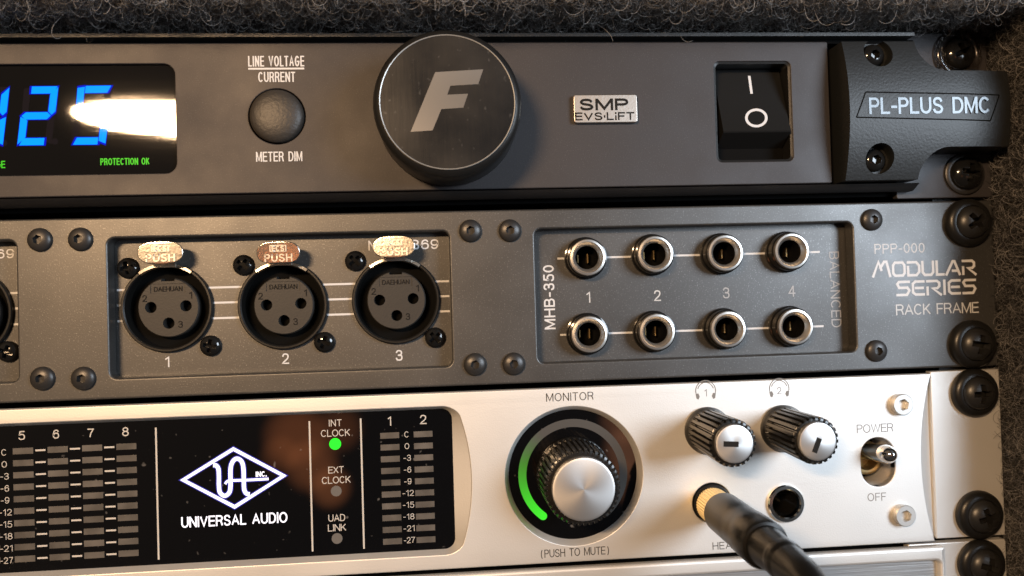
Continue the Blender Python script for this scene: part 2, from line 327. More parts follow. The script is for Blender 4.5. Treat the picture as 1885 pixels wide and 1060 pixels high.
# centre lines of plain capitals: (width, strokes), both axes 0..1
LET = {'A': (.78, [[(0, 0), (.5, 1), (1, 0)], [(.2, .34), (.8, .34)]]),
 'B': (.66, [[(0, 0), (0, 1), (.6, 1)] + arc(.6, .76, .34, .24, 80, -90, 10) + [(0, .52)], [(0, .52), (.62, .52)] + arc(.62, .26, .38, .26, 80, -90, 10) + [(0, 0)]]),
 'C': (.74, [arc(.5, .5, .5, .5, 42, 318, 26)]),
 'D': (.70, [[(0, 0), (0, 1), (.45, 1)] + arc(.45, .5, .55, .5, 80, -80, 16) + [(.45, 0), (0, 0)]]),
 'E': (.60, [[(1, 1), (0, 1), (0, 0), (1, 0)], [(0, .52), (.92, .52)]]), 'F': (.56, [[(1, 1), (0, 1), (0, 0)], [(0, .5), (.88, .5)]]),
 'G': (.78, [arc(.5, .5, .5, .5, 42, 330, 26) + [(1, .47), (.56, .47)]]), 'H': (.70, [[(0, 0), (0, 1)], [(1, 0), (1, 1)], [(0, .52), (1, .52)]]),
 'I': (.02, [[(.5, 0), (.5, 1)]]), 'K': (.66, [[(0, 0), (0, 1)], [(.95, 1), (.02, .38)], [(.3, .6), (1, 0)]]), 'L': (.54, [[(0, 1), (0, 0), (1, 0)]]),
 'M': (.86, [[(0, 0), (0, 1)], [(1, 0), (1, 1)], [(.04, 1), (.5, .05), (.96, 1)]]), 'N': (.70, [[(0, 0), (0, 1)], [(1, 0), (1, 1)], [(.04, .98), (.96, .02)]]),
 'O': (.82, [arc(.5, .5, .5, .5, 90, 450, 32)]), 'P': (.62, [[(0, 0), (0, 1)], [(0, 1), (.6, 1)] + arc(.6, .74, .4, .26, 80, -90, 12) + [(0, .48)]]),
 'R': (.68, [[(0, 0), (0, 1)], [(0, 1), (.6, 1)] + arc(.6, .75, .37, .25, 80, -90, 12) + [(0, .5)], [(.58, .5), (.78, .42), (.9, .2), (.98, 0)]]),
 'S': (.66, [smooth([(.94, .78), (.78, .95), (.5, 1), (.2, .95), (.05, .76), (.2, .58), (.5, .51), (.82, .42), (.98, .24), (.82, .05), (.5, 0), (.18, .05), (.02, .23)], 4)]),
 'T': (.64, [[(0, 1), (1, 1)], [(.5, 1), (.5, 0)]]), 'U': (.70, [[(0, 1), (0, .36)] + arc(.5, .36, .5, .36, 190, 350, 14) + [(1, .36), (1, 1)]]),
 'V': (.76, [[(0, 1), (.5, 0), (1, 1)]]), 'W': (1.1, [[(0, 1), (.26, 0), (.5, 1), (.74, 0), (1, 1)]]),
 'X': (.7, [[(0, 0), (1, 1)], [(0, 1), (1, 0)]]), 'Z': (.66, [[(0, 1), (1, 1), (0, 0), (1, 0)]]),
 '0': (.56, [arc(.5, .5, .5, .5, 90, 450, 28)]), '1': (.30, [[(0, .78), (.9, 1), (.9, 0)]]),
 '2': (.56, [smooth([(.03, .72), (.15, .93), (.5, 1), (.87, .91), (.95, .71), (.8, .48), (.3, .2), (0, 0)], 4) + [(1, 0)]]),
 '3': (.56, [smooth([(.03, .78), (.2, .96), (.5, 1), (.85, .92), (.92, .74), (.8, .57), (.4, .52)], 4), smooth([(.4, .52), (.85, .47), (.98, .26), (.85, .05), (.5, 0), (.15, .05), (0, .24)], 4)]),
 '4': (.60, [[(.76, 0), (.76, 1)], [(.72, 1), (0, .30), (1, .30)]]),
 '5': (.56, [[(.92, 1), (.2, 1), (.08, .5)] + smooth([(.08, .5), (.3, .62), (.55, .64), (.88, .54), (1, .32), (.88, .07), (.5, 0), (.15, .05), (0, .22)], 4)]),
 '6': (.56, [SIX]), '7': (.56, [[(0, 1), (1, 1), (.55, .5), (.35, 0)]]), '8': (.56, [arc(.5, .77, .42, .23, 90, 450, 24), arc(.5, .27, .5, .27, 90, 450, 24)]),
 '9': (.56, [[(1 - x, 1 - y) for x, y in SIX]]), '-': (.30, [[(0, .42), (1, .42)]]), '.': (.02, [[(.5, -.04), (.5, .08)]]), '\u00b7': (.02, [[(.5, .38), (.5, .54)]]),
 '(': (.36, [arc(1.0, .42, 1.0, .72, 125, 235, 12)]), ')': (.36, [arc(0, .42, 1.0, .72, 55, -55, 12)]), 'i': (.02, [[(.5, 0), (.5, .52)], [(.5, .92), (.5, 1)]])}
def text_mesh(s, w, h, mt, depth=0.03, weight=0.13, gap=0.16, oblique=0.0):
    """lettering drawn stroke by stroke, fitted to w x h mm, centred on the origin, its back on w = 0"""
    t_ = weight * h; ws = [0.36 if c_ == ' ' else LET[c_][0] for c_ in s]
    adv = [a * (h - t_) for a in ws]; gp = gap * h + t_
    if sum(adv) + gp * (len(s) - 1) > w - t_: gp = t_ + 0.075 * h
    fx = (w - t_ - gp * (len(s) - 1)) / sum(adv); tot = sum(adv) * fx + gp * (len(s) - 1)
    if len(s) == 1: fx = min(fx, 1.35)
    if len(s) == 1: tot = adv[0] * fx
    x = -tot / 2; mb = MB()
    for n_, c_ in enumerate(s):
        if c_ != ' ':
            for k_, ln in enumerate(LET[c_][1]):
                a, b_ = np.array(ln[0]), np.array(ln[-1]); cl = len(ln) > 3 and np.linalg.norm(a - b_) < 1e-6
                pts = [(x + u * adv[n_] * fx, -h / 2 + t_ / 2 + v * (h - t_)) for u, v in (ln[:-1] if cl else ln)]
                if not cl:                                   # square ends reach the cell's edge
                    p0, p1 = np.array(pts[0]), np.array(pts[1]); d = p0 - p1; d /= np.linalg.norm(d) + 1e-9; pts[0] = tuple(p0 + d * t_ * (0.5 if abs(d[1]) > 0.985 or abs(d[0]) > 0.985 else 0.12))
                    p0, p1 = np.array(pts[-1]), np.array(pts[-2]); d = p0 - p1; d /= np.linalg.norm(d) + 1e-9; pts[-1] = tuple(p0 + d * t_ * (0.5 if abs(d[1]) > 0.985 or abs(d[0]) > 0.985 else 0.12))
                mb.stroke(pts, t_, 0, cl, depth + 0.003 * k_ + 0.0015 * (n_ % 2))
        x += adv[n_] * fx + gp
    return mb.me(mt, 30)
def text(name, s, px, py, pw, ph, plane, parent, mt, rot=0, depth=0.03, weight=0.13, lift=0.0):
    """lettering centred on a measured spot, pw x ph given in photograph pixels"""
    x, z = at(px, py, plane); x1, _ = at(px + 50, py, plane); sc = (x1 - x) / 50.0
    return part(name, text_mesh(s, pw * sc, ph * sc, mt, depth, weight), parent, (x, z, plane + lift), (0, rot, 0) if rot else None)
def dome(R, h, base=0.0, n=8, edge=0.0):
    """profile of a domed head of radius R and height h"""
    pr = [(0.02, base - 0.2), (R, base - 0.2), (R, base + edge)]
    for i in range(1, n + 1):
        a = PI / 2 * i / n; pr.append((R * math.cos(a) + 1e-4, base + edge + (h - edge) * math.sin(a)))
    return pr
def hexcut(r, w0, w1):
    return MB().prism([(r * math.cos(PI / 3 * i + 0.3), r * math.sin(PI / 3 * i + 0.3)) for i in range(6)], w0, w1).me(M['black_gloss'])
def crosscut(a, t_, w0, w1):
    """cutter for a cross slot: a plus-shaped prism that narrows with depth"""
    q = [(a, -t_), (a, t_), (t_, t_), (t_, a), (-t_, a), (-t_, t_), (-a, t_), (-a, -t_), (-t_, -t_), (-t_, -a), (t_, -a), (t_, -t_)]
    def sh(f_, g): return [(x * (f_ if abs(x) > t_ * 1.01 else g), z * (f_ if abs(z) > t_ * 1.01 else g)) for x, z in q]
    n = 12; lo, hi_ = sh(0.82, 0.97), sh(1.0, 1.0)
    mb = MB(); mb.add([(x, z, w0) for x, z in lo] + [(x, z, w1) for x, z in hi_], [tuple(range(n - 1, -1, -1)), tuple(range(n, 2 * n))] + [(i, (i + 1) % n, n + (i + 1) % n, n + i) for i in range(n)])
    return [mb.me(M['black_gloss'])]

# reusable heads
bolt_me = cut(MB().lathe(dome(2.85, 1.55, 0, 8, 0.25), 48).me(M['bolt_dark']), [hexcut(1.15, 0.35, 3)])
bolt_gloss_me = cut(MB().lathe(dome(2.9, 1.9, 0, 8, 0.3), 48).me(M['black_gloss']), [hexcut(1.25, 0.5, 3)])
small_phillips_me = cut(MB().lathe(dome(2.6, 1.7, 0, 8, 0.35), 40).me(M['black_gloss']), crosscut(1.75, 0.5, 0.15, 2.4))
silver_bolt_me = cut(MB().lathe([(0.02, -0.2), (2.75, -0.2), (2.75, 1.5), (2.5, 1.75), (1.8, 1.75)], 48).me(M['rim']), [hexcut(1.55, 0.2, 3)])
rack_head_me = cut(MB().lathe([(0.02, 0), (4.3, 0), (4.25, 0.5), (3.9, 1.15), (3.2, 1.75), (2.2, 2.2), (1.1, 2.42), (0.02, 2.5)], 48).me(M['screw_black']), crosscut(2.6, 0.74, -0.4, 3.2))
rack_head_gloss_me = rack_head_me.copy(); finish(rack_head_gloss_me, M['black_gloss'])
washer_prof = [(6.25, 0), (6.3, 0.5), (6.2, 1.2), (5.7, 1.9), (5.0, 2.3), (4.4, 2.35), (4.2, 1.9)]
washer_me = MB().lathe(washer_prof, 64, cap=False).me(M['black_satin'], 50)
XL, XR = -339.8, 142.8

# ------------------------------------------------------------------ the carpeted case
case = thing('rack_case', 'dark carpeted rack case with fuzzy grey felt along the top and right edge', 'rack case', (-98.5, -113, -60))
TOPZ, RIGHTX, WF = 70.3, 146.2, 24.0
MB().box(-356, 162, TOPZ, TOPZ + 15, -150, WF).build('top_wall', M['carpet'], case)
MB().box(RIGHTX, RIGHTX + 15.8, -113, TOPZ - 0.01, -150, WF).build('side_wall', M['carpet'], case)
MB().box(-356, -341.5, -113, TOPZ - 0.01, -150, WF).build('side_wall', M['carpet'], case)
MB().box(-356, 162, -128, -113.01, -150, WF).build('bottom_wall', M['carpet'], case)
MB().box(-341.4, RIGHTX - 0.1, -112.9, TOPZ - 0.1, -158, -150.1).build('back_wall', M['dark_inside'], case)
MB().box(128, RIGHTX - 0.2, -112, TOPZ - 0.3, -5, -2.6).build('rack_rail', M['black_plastic'], case)
def carpet(n, start, nrm, ta, tb, length, rad, name, curl=0.5, fib='fibre', lift=0.85):
    """curly wool fibres growing from a wall"""
    K = 15
    nrm = np.array(nrm, float)
    p = start(n) + nrm * (rng.uniform(-0.3, 1, (n, 1)) ** 1.0) * lift
    def unit(v): return v / np.linalg.norm(v, axis=1, keepdims=True)
    d = unit(rng.normal(size=(n, 3))); ax = unit(rng.normal(size=(n, 3)))
    st = rng.uniform(*length, (n, 1)) / (K - 1); ang = rng.gamma(2.0, curl / 2, (n, 1))
    pts = [p.copy()]
    for i in range(K - 1):
        ax = unit(ax + rng.normal(0, 0.22, (n, 3))); d = d * np.cos(ang) + np.cross(ax, d) * np.sin(ang) + ax * (ax * d).sum(1, keepdims=True) * (1 - np.cos(ang))
        h = ((p - start.base) @ nrm)[:, None]            # depth of the pile: loops turn back into it
        d = unit(d + nrm * np.clip((0.2 - h) * 0.25, -0.5, 0.5) * (h < 0.2) - nrm * np.clip((h - lift * 1.15) * 0.3, 0, 0.4))
        p = p + d * st; pts.append(p.copy())
    P = np.stack(pts, 1)                       # n, K, 3 in (x, z, w)
    hc = bpy.data.hair_curves.new(name); hc.add_curves([K] * n)
    flat = np.stack([P[..., 0] * MM, -P[..., 2] * MM, P[..., 1] * MM], -1).reshape(-1).astype(np.float32)
    hc.position_data.foreach_set('vector', flat)
    rr = (rad * MM * rng.uniform(0.6, 1.35, (n, 1)) * np.linspace(1, 0.55, K)[None, :]).reshape(-1).astype(np.float32)
    at_ = hc.attributes.get('radius') or hc.attributes.new('radius', 'FLOAT', 'POINT'); at_.data.foreach_set('value', rr)
    hc.materials.append(M[fib])
    o = bpy.data.objects.new(name, hc); place(o, case); o['kind'] = 'stuff'; return o
def top_start(n): return np.stack([rng.uniform(-150, 150, n), np.full(n, TOPZ), rng.uniform(-3, WF + 0.5, n)], 1)
top_start.base = np.array((0, TOPZ, 0))
def side_start(n): return np.stack([np.full(n, RIGHTX), rng.uniform(-100, TOPZ, n), rng.uniform(-3, WF + 0.5, n)], 1)
side_start.base = np.array((RIGHTX, 0, 0))
carpet(46000, top_start, (0, -1, 0), None, None, (4, 12), 0.036, 'carpet_pile', 0.34, 'fibre', 2.6)
carpet(30000, side_start, (-1, 0, 0), None, None, (4, 12), 0.036, 'carpet_pile', 0.34, 'shaded_fibre', 2.2)

# ------------------------------------------------------------------ power conditioner (top unit)
pc = thing('power_conditioner', 'dark grey power conditioner at the top with blue meter, round F knob and rocker switch', 'power conditioner', (-98.5, 22.6, 0))
WFa = 5.0
ZC = 44.35
MB().box(-320, 122, 23.5, 65.2, -148, -2.2).build('chassis', M['dark_inside'], pc)
for xa, xb_ in ((XL, -318.2), (116.5, XR)): part('mounting_ear', plate([rrect(xa, xb_, 22.6, 66.1, 0.5, 2)], -2, 0, 0.2, M['cond_paint']), pc)
FX = 96.6
dx1, dz1 = at(321, 117, WFa); _, dz0 = at(321, 318.5, WFa)
sx0, sz1 = at(1314, 113, WFa); sx1, sz0 = at(1461, 296, WFa)
bx, bz = at(510, 214, WFa)
disp = rrect(-150, dx1, dz0, dz1, 2.6)
me = plate([rrect(-318, FX, 26.3, 62.2, 0.5, 3), disp, rrect(sx0, sx1, sz0, sz1, 1.4), circle(bx, bz, 6.65)], 1.5, WFa, 0.25, M['cond_paint'])
part('faceplate', me, pc)
# thin rail over the faceplate and the sloped lip below it
MB().prism([(0, 0)] * 0 + [(-318, 63.35), (119.2, 63.35), (119.2, 64.2), (-318, 64.2)], 0.1, WFa + 0.9).build('top_rail', M['patch_paint'], pc)
lip = MB(); v = [(25.95, WFa + 0.1), (25.95, 0.2), (24.3, 0.2), (24.3, 2.2)]
lip.add([(-318, z, w) for z, w in v] + [(119.6, z, w) for z, w in v], [(3, 2, 1, 0), (4, 5, 6, 7)] + [(i, (i + 1) % 4, 4 + (i + 1) % 4, 4 + i) for i in range(4)])
lip.build('bottom_lip', M['cond_dark'], pc)
MB().box(-318, FX + 24, 62.35, 63.2, 0.1, 3.0).build('groove', M['dark_inside'], pc)
# meter
WD = 4.1
mtr = plate([rrect(-151, dx1 + 0.6, dz0 - 0.6, dz1 + 0.6, 2.8)], 2.0, WD, 0.0, M['display_glass'])
mw = part('meter_window', mtr, pc)
def digit(px0, segs, idx):
    """seven slanted segments; px0 = photo x of the digit's lower left corner"""
    W_, H_, t_ = 63, 108, 13.0
    def P(u, v): return at(px0 + u + (1 - v / H_) * 12.5, 159.5 + v - (u + px0 - 30) * 0.012, WD)
    g = 1.6; h_ = H_ / 2
    S = {'a': [(t_ + g, 0), (W_ - g, 0), (W_ - t_ * .6, t_), (t_ + g, t_)], 'd': [(t_ * .6 + g, H_ - t_), (W_ - t_ - g, H_ - t_), (W_ - t_ - g, H_), (g + 2, H_)],
         'g': [(t_ * .7, h_ - t_ / 2), (W_ - t_ - g, h_ - t_ / 2), (W_ - t_ * .6, h_), (W_ - t_ - g, h_ + t_ / 2), (t_ * .7, h_ + t_ / 2), (g, h_)],
         'f': [(0, g + 2), (t_, g), (t_, h_ - t_ / 2 - g), (g, h_ - g)], 'b': [(W_ - t_, t_ + g), (W_, g), (W_, h_ - t_ / 2 - g), (W_ - t_ * .5, h_ - g), (W_ - t_, h_ - t_ / 2 - g)],
         'e': [(0, h_ + g), (t_, h_ + t_ / 2 + g), (t_, H_ - t_ - g), (0, H_ - g)], 'c': [(W_ - t_, h_ + t_ / 2 + g), (W_, h_ + g), (W_, H_ - g), (W_ - t_, H_ - t_ * .4 - g)]}
    on, off, edge = MB(), MB(), MB()
    for k_, q in S.items():
        pts = [P(*u) for u in q]
        if k_ in segs:
            on.prism(pts[::-1], WD, WD + 0.05)
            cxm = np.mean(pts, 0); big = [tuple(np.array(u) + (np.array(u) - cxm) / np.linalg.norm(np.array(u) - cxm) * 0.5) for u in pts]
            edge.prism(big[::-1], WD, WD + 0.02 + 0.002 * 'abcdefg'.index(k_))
        else: off.prism(pts[::-1], WD, WD + 0.015)
    d = on.build('lit_digit', M['led_blue'], mw); edge.build('digit_glow', M['led_blue_glow'], mw)
    if off.v: off.build('unlit_segments', M['led_off'], mw)
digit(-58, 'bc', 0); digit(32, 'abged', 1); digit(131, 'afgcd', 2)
o = MB()
for q in ((20 / 2.65, 697 / 2.65), (268 / 2.65, 690 / 2.65)): x, z = at(*q, WD); o.prism(circle(x, z, 0.75, 20), WD, WD + 0.02)
o.build('decimal_points', M['led_off'], mw)
text('protection_caption', 'PROTECTION OK', 230, 297, 90, 13, WD, mw, M['green_text'], weight=0.15)
text('voltage_caption', 'VOLTAGE', -22, 303, 63, 14, WD, mw, M['green_text'], weight=0.15)
# printed captions and dim button
text('line_voltage_caption', 'LINE VOLTAGE', 508.5, 112.5, 103, 20, WFa, pc, M['white'], weight=0.125)
x0, z0 = at(457, 126.5, WFa); x1, z1 = at(560, 125.5, WFa)
MB().stroke([(x0, z0), (x1, z0)], 0.42, WFa).build('caption_rule', M['white'], pc)
text('current_caption', 'CURRENT', 509.5, 141.5, 68, 19, WFa, pc, M['white'], weight=0.125)
text('meter_dim_caption', 'METER DIM', 514, 288, 85, 18.5, WFa, pc, M['white'], weight=0.125)
MB().lathe([(6.35, -1), (6.35, 0.2), (6.2, 0.7), (5.6, 1.25), (4.4, 1.7), (2.6, 2.0), (0.9, 2.1), (0.02, 2.1)], 56).build('dim_button', M['rubber'], pc, (bx, bz, WFa), sharp=180)
# round knob with the big F
KW = 20.0; kx, kz = at(824, 187, KW)
kn = MB().lathe([(16.4, 5.3), (16.75, 6.0), (16.75, 17.6), (16.5, 18.6), (15.95, 19.3), (15.35, 19.55), (15.3, 19.2)], 96).build('level_knob', M['black_plastic'], pc, (kx, kz, 0))
MB().lathe([(15.2, 19.2), (15.2, 19.78), (15.1, KW - 0.1), (14.95, 19.8)], 96, cap=False).build('knob_rim', M['rim'], kn, (kx, kz, 0))
MB().lathe([(14.97, 19.2), (14.97, 19.72)], 96).build('knob_disc', M['cap_black'], kn, (kx, kz, 0))
Fp = [(533, 352), (767, 338), (743, 410), (607, 418), (592, 462), (693, 457), (670, 525), (563, 532), (520, 636), (413, 643)]
Fp = [at(600 + a / 2.65, b_ / 2.65, 19.75) for a, b_ in Fp]
part('knob_letter', plate([[(x - kx, z - kz) for x, z in Fp]], 19.72, 19.80, 0.0, M['emblem']), kn, (kx, kz, 0))
# small metal badge
ax0, az1 = at(1054, 176.5, WFa); ax1, az0 = at(1172, 227, WFa)
bd = part('badge', plate([rrect(ax0, ax1, az0, az1, 0.7, 4)], WFa, WFa + 1.2, 0.2, M['badge']), pc)
text('badge_lettering', 'SMP', 600 + 1356 / 2.65, 509 / 2.65, 90, 21.5, WFa + 1.2, bd, M['dark_text'], weight=0.21)
text('badge_lettering', 'EVS·LiFT', 600 + 1360 / 2.65, 566.5 / 2.65, 109, 14.5, WFa + 1.2, bd, M['dark_text'], weight=0.19)
# rocker switch
hs = MB(); ins = 0.5
hs.loft(rrect(sx0, sx1, sz0, sz1, 1.4), WFa - 0.3, rrect(sx0 + ins, sx1 - ins, sz0 + ins, sz1 - ins, 1.1), WFa - 0.5)
hs.loft(rrect(sx0 + ins, sx1 - ins, sz0 + ins, sz1 - ins, 1.1), WFa - 0.5, rrect(sx0 + ins, sx1 - ins, sz0 + ins, sz1 - ins, 1.1), -1.9)
sw = hs.build('rocker_switch', M['black_plastic'], pc)
MB().box(sx0 + 0.2, sx1 - 0.2, sz0 + 0.2, sz1 - 0.2, 0.03, 0.1).build('switch_shade_sheet', M['dark_inside'], sw)  # near-black sheet stands for the shade deep in the opening
rt = at(1385, 127, 0.0)[1]; rb = at(1392, 241, 5.8)[1]
rx0, rx1 = at(1332, 241, 5.8)[0], at(1456, 241, 5.8)[0]
rk = MB(); pr = [(rt, 0.0), ((rt + rb) / 2, 2.6), (rb + 0.4, 5.6), (rb, 5.8), (rb - 0.3, 5.6), (rb - 4.4, -1.8), (rt, -1.8)]
n = len(pr); rk.add([(rx0, z, w) for z, w in pr] + [(rx1, z, w) for z, w in pr], [tuple(range(n)), tuple(range(2 * n - 1, n - 1, -1))] + [(i, n + i, n + (i + 1) % n, (i + 1) % n) for i in range(n)])
rme = rk.me(M['black_plastic'], 20); rocker = part('rocker', rme, sw)
def rock_w(z):
    zs = [pr[2][0], pr[1][0], pr[0][0]]; ws = [pr[2][1], pr[1][1], pr[0][1]]; return float(np.interp(z, zs, ws))
def on_rocker(px, py):
    w_ = 3.0
    for _ in range(8): x, z = at(px, py, w_); w_ = rock_w(z)
    return x, z, w_ + 0.05
o = MB()
a = on_rocker(1245 + 355 / 2.65, 370 / 2.65); b_ = on_rocker(1245 + 367 / 2.65, 457 / 2.65); t_ = 0.66
o.add([(a[0] - t_ / 2, a[1], a[2]), (a[0] + t_ / 2, a[1], a[2]), (b_[0] + t_ / 2, b_[1], b_[2]), (b_[0] - t_ / 2, b_[1], b_[2])], [(0, 1, 2, 3)])
ri, ro = [], []
for i in range(40):
    an = 2 * PI * i / 40
    ro.append(on_rocker(1245 + (390 + 55 * math.cos(an)) / 2.65, (575 + 46 * math.sin(an)) / 2.65)); ri.append(on_rocker(1245 + (390 + 42 * math.cos(an)) / 2.65, (575 + 34 * math.sin(an)) / 2.65))
o.add(ro + ri, [(i, (i + 1) % 40, 40 + (i + 1) % 40, 40 + i) for i in range(40)])
o.build('switch_marks', M['white'], sw)
# moulded end piece
def bulge(z): return 8.0 + 3.4 * max(0.0, 1 - ((z - ZC) / 18.0) ** 2)
zt, zb, nk1, nk0, xb, xl, R_ = 61.0, 26.4, 53.0, 34.1, 117.3, 98.4, 7.4
rows = []
zs = sorted(set(np.round(np.concatenate([np.linspace(zb, zt, 60), nk1 + R_ * (1 - np.cos(np.linspace(0.02, PI / 2, 14))), nk0 - R_ * (1 - np.cos(np.linspace(0.02, PI / 2, 14)))]), 4)))
zs = [z for z in zs if zb <= z <= zt] 
def xr_at(z):
    if nk0 <= z <= nk1: return None
    dz = (z - nk1) if z > nk1 else (nk0 - z)
    if dz >= R_: return xb
    return xb + R_ - math.sqrt(R_ * R_ - (R_ - dz) ** 2)
bm = bmesh.new(); NX = 18; grid = {}
zneck = [z for z in zs if nk0 < z < nk1]; zlow = [z for z in zs if z < nk0] + [nk0]; zup = [nk1] + [z for z in zs if z > nk1]
allz = zlow[:-1] + [nk0] + zneck + [nk1] + zup[1:]
xe = xb + R_
for z in allz:
    lim = xe if nk0 <= z <= nk1 else xr_at(z)
    for i in range(NX + 1):
        x = xl + (lim - xl) * i / NX; grid[z, i] = bm.verts.new(B(x, z, bulge(z)))
for z, z2 in zip(allz, allz[1:]):
    for i in range(NX): bm.faces.new((grid[z, i], grid[z, i + 1], grid[z2, i + 1], grid[z2, i]))
zn = [nk0] + zneck + [nk1]; g2 = {}
for z in zn:
    g2[z, 0] = grid[z, NX]
    for i in range(1, 13):
        x = xe + (140.7 - xe) * i / 12; g2[z, i] = bm.verts.new(B(x, z, bulge(z) - 0.9 * (i / 12) ** 2))
for z, z2 in zip(zn, zn[1:]):
    for i in range(12): bm.faces.new((g2[z, i], g2[z, i + 1], g2[z2, i + 1], g2[z2, i]))
be = [e_ for e_ in bm.edges if e_.is_boundary]
ex = bmesh.ops.extrude_edge_only(bm, edges=be); nv = [g for g in ex['geom'] if isinstance(g, bmesh.types.BMVert)]
for v_ in nv: v_.co.y = -0.1 * MM
bmesh.ops.contextual_create(bm, geom=[e_ for e_ in bm.edges if e_.is_boundary])
bmesh.ops.recalc_face_normals(bm, faces=bm.faces)
me = bpy.data.meshes.new('end'); bm.to_mesh(me); bm.free(); finish(me, M['pod'])
pb = [at(1613, 99, 8.6), at(1615.5, 293, 8.6)]
me = cut(me, [MB().lathe([(3.75, 6.4), (3.75, 20)], 40).add([], []).me(M['pod']) for _ in ()] or
         [MB().prism(circle(x, z, 3.7, 40), 6.6, 20).me(M['pod']) for x, z in pb], M['pod'])
pod = part('end_cap', me, pc)
for i, (x, z) in enumerate(pb): part('bolt', bolt_gloss_me, pod, (x, z, 6.6))
q = [at(1245 + a / 2.65, b_ / 2.65, 11) for a, b_ in ((920, 450), (1578, 462), (1533, 588), (875, 573))]
o = MB()
def pod_line(a, b_):
    n_ = 16; pts = [(a[0] + (b_[0] - a[0]) * i / n_, a[1] + (b_[1] - a[1]) * i / n_) for i in range(n_ + 1)]
    d = np.array(b_) - np.array(a); d /= np.linalg.norm(d); nn = np.array([-d[1], d[0]]) * 0.16
    def ww(x, z): return bulge(z) - (0.9 * ((x - xe) / (140.7 - xe)) ** 2 if x > xe else 0) + 0.02
    vs = [(x + nn[0], z + nn[1], ww(x, z)) for x, z in pts] + [(x - nn[0], z - nn[1], ww(x, z)) for x, z in pts]
    o.add(vs, [(i, i + 1, n_ + 2 + i, n_ + 1 + i) for i in range(n_)])
for i in range(4): pod_line(q[i], q[(i + 1) % 4])
o.build('nameplate_outline', M['dark_inside'], pod)
text('nameplate_lettering', 'PL-PLUS DMC', 1245 + 1232 / 2.65, 516 / 2.65, 222, 29, 11.0, pod, M['nameplate'], depth=0.5, weight=0.15)

# ------------------------------------------------------------------ patch panel (middle unit)
pp = thing('patch_panel', 'grey modular patch panel in the middle with three-pin sockets and round jacks', 'patch panel', (-98.5, -21.8, 0))
WM = -4.05
def win(tl, tr, br, bl, r=1.6):
    x0 = (at(*tl)[0] + at(*bl)[0]) / 2; x1 = (at(*tr)[0] + at(*br)[0]) / 2; z1 = (at(*tl)[1] + at(*tr)[1]) / 2; z0 = (at(*bl)[1] + at(*br)[1]) / 2
    return x0, x1, z0, z1
w1 = win((195, 440), (827, 423), (832, 673), (205, 698)); w2 = win((985, 423), (1570, 408), (1576, 647), (990, 669)); w0x = (at(28, 437)[0] + at(34, 701)[0]) / 2
zlo = (w1[2] + w2[2]) / 2; zhi = (w1[3] + w2[3]) / 2
wins = [(w1[0], w1[1]), (w2[0], w2[1]), (w0x - 86.5, w0x)]
me = plate([rrect(XL, XR, -21.8, 21.8, 0.6, 3)] + [rrect(a, b_, zlo, zhi, 1.7) for a, b_ in wins], -4.0, 0, 0.55, M['patch_paint'], res=4)
part('frame', me, pp)
MB().box(-320, 122, -21, 21, -148, -7).build('chassis', M['dark_inside'], pp)
for px, py in ((71, 441), (146, 440), (76, 697), (151.5, 697), (866, 424.5), (939, 424), (874.6, 671), (946, 670), (1607, 404), (1615.6, 646)):
    part('bolt', bolt_me, pp, (*at(px, py, 0.8), 0.0), (0, random.uniform(0, 1), 0))
# three-pin sockets
push_me = text_mesh('PUSH', 6.6, 1.9, M['latch_mark'], 0.16, 0.16)
ecs_me = text_mesh('ECS', 3.0, 1.35, M['latch_mark'], 0.16, 0.22)
ins_me = cut(MB().lathe([(0.02, -9), (7.35, -9), (7.35, -0.55), (7.1, -0.2), (0.02, -0.2)], 64).me(M['grey_insert']),
             [MB().prism(circle(x, z, 1.4, 28), -7, 3).me(M['dark_inside']) for x, z in ((-4.2, 0.15), (4.2, 0.3), (0, -3.85))] +
             [MB().box(-1.6, 1.6, 6.5, 9, -9.5, 3).me(M['dark_inside']), MB().box(-4.2, 4.1, 3.5, 5.9, -0.42, 3).me(M['grey_insert'])])
barrel_me = MB().lathe([(10.95, -0.2), (10.95, 0.9), (10.7, 1.2), (10.3, 1.2), (10.0, 0.9), (9.9, -10), (7.1, -10)], 80, cap=False).me(M['black_satin'])
brand_me = text_mesh('DAEHUAN', 6.8, 1.2, M['dark_text'], 0.15)
dig_me = {c_: text_mesh(c_, 1.1, 1.7, M['dark_text'], 0.12) for c_ in '123'}
tab_out = [(5.15 * math.copysign(abs(math.cos(a)) ** 0.72, math.cos(a)), 2.75 * math.copysign(abs(math.sin(a)) ** 0.8, math.sin(a))) for a in [2 * PI * i / 48 for i in range(48)]]
tab_me = plate([tab_out], 0, 0.6, 0.2, M['latch'], 60)
box_me = plate([rrect(-2.0, 2.0, -0.9, 0.9, 0.3, 3), rrect(-1.75, 1.75, -0.65, 0.65, 0.2, 3)], 0, 0.12, 0.0, M['latch_mark'])
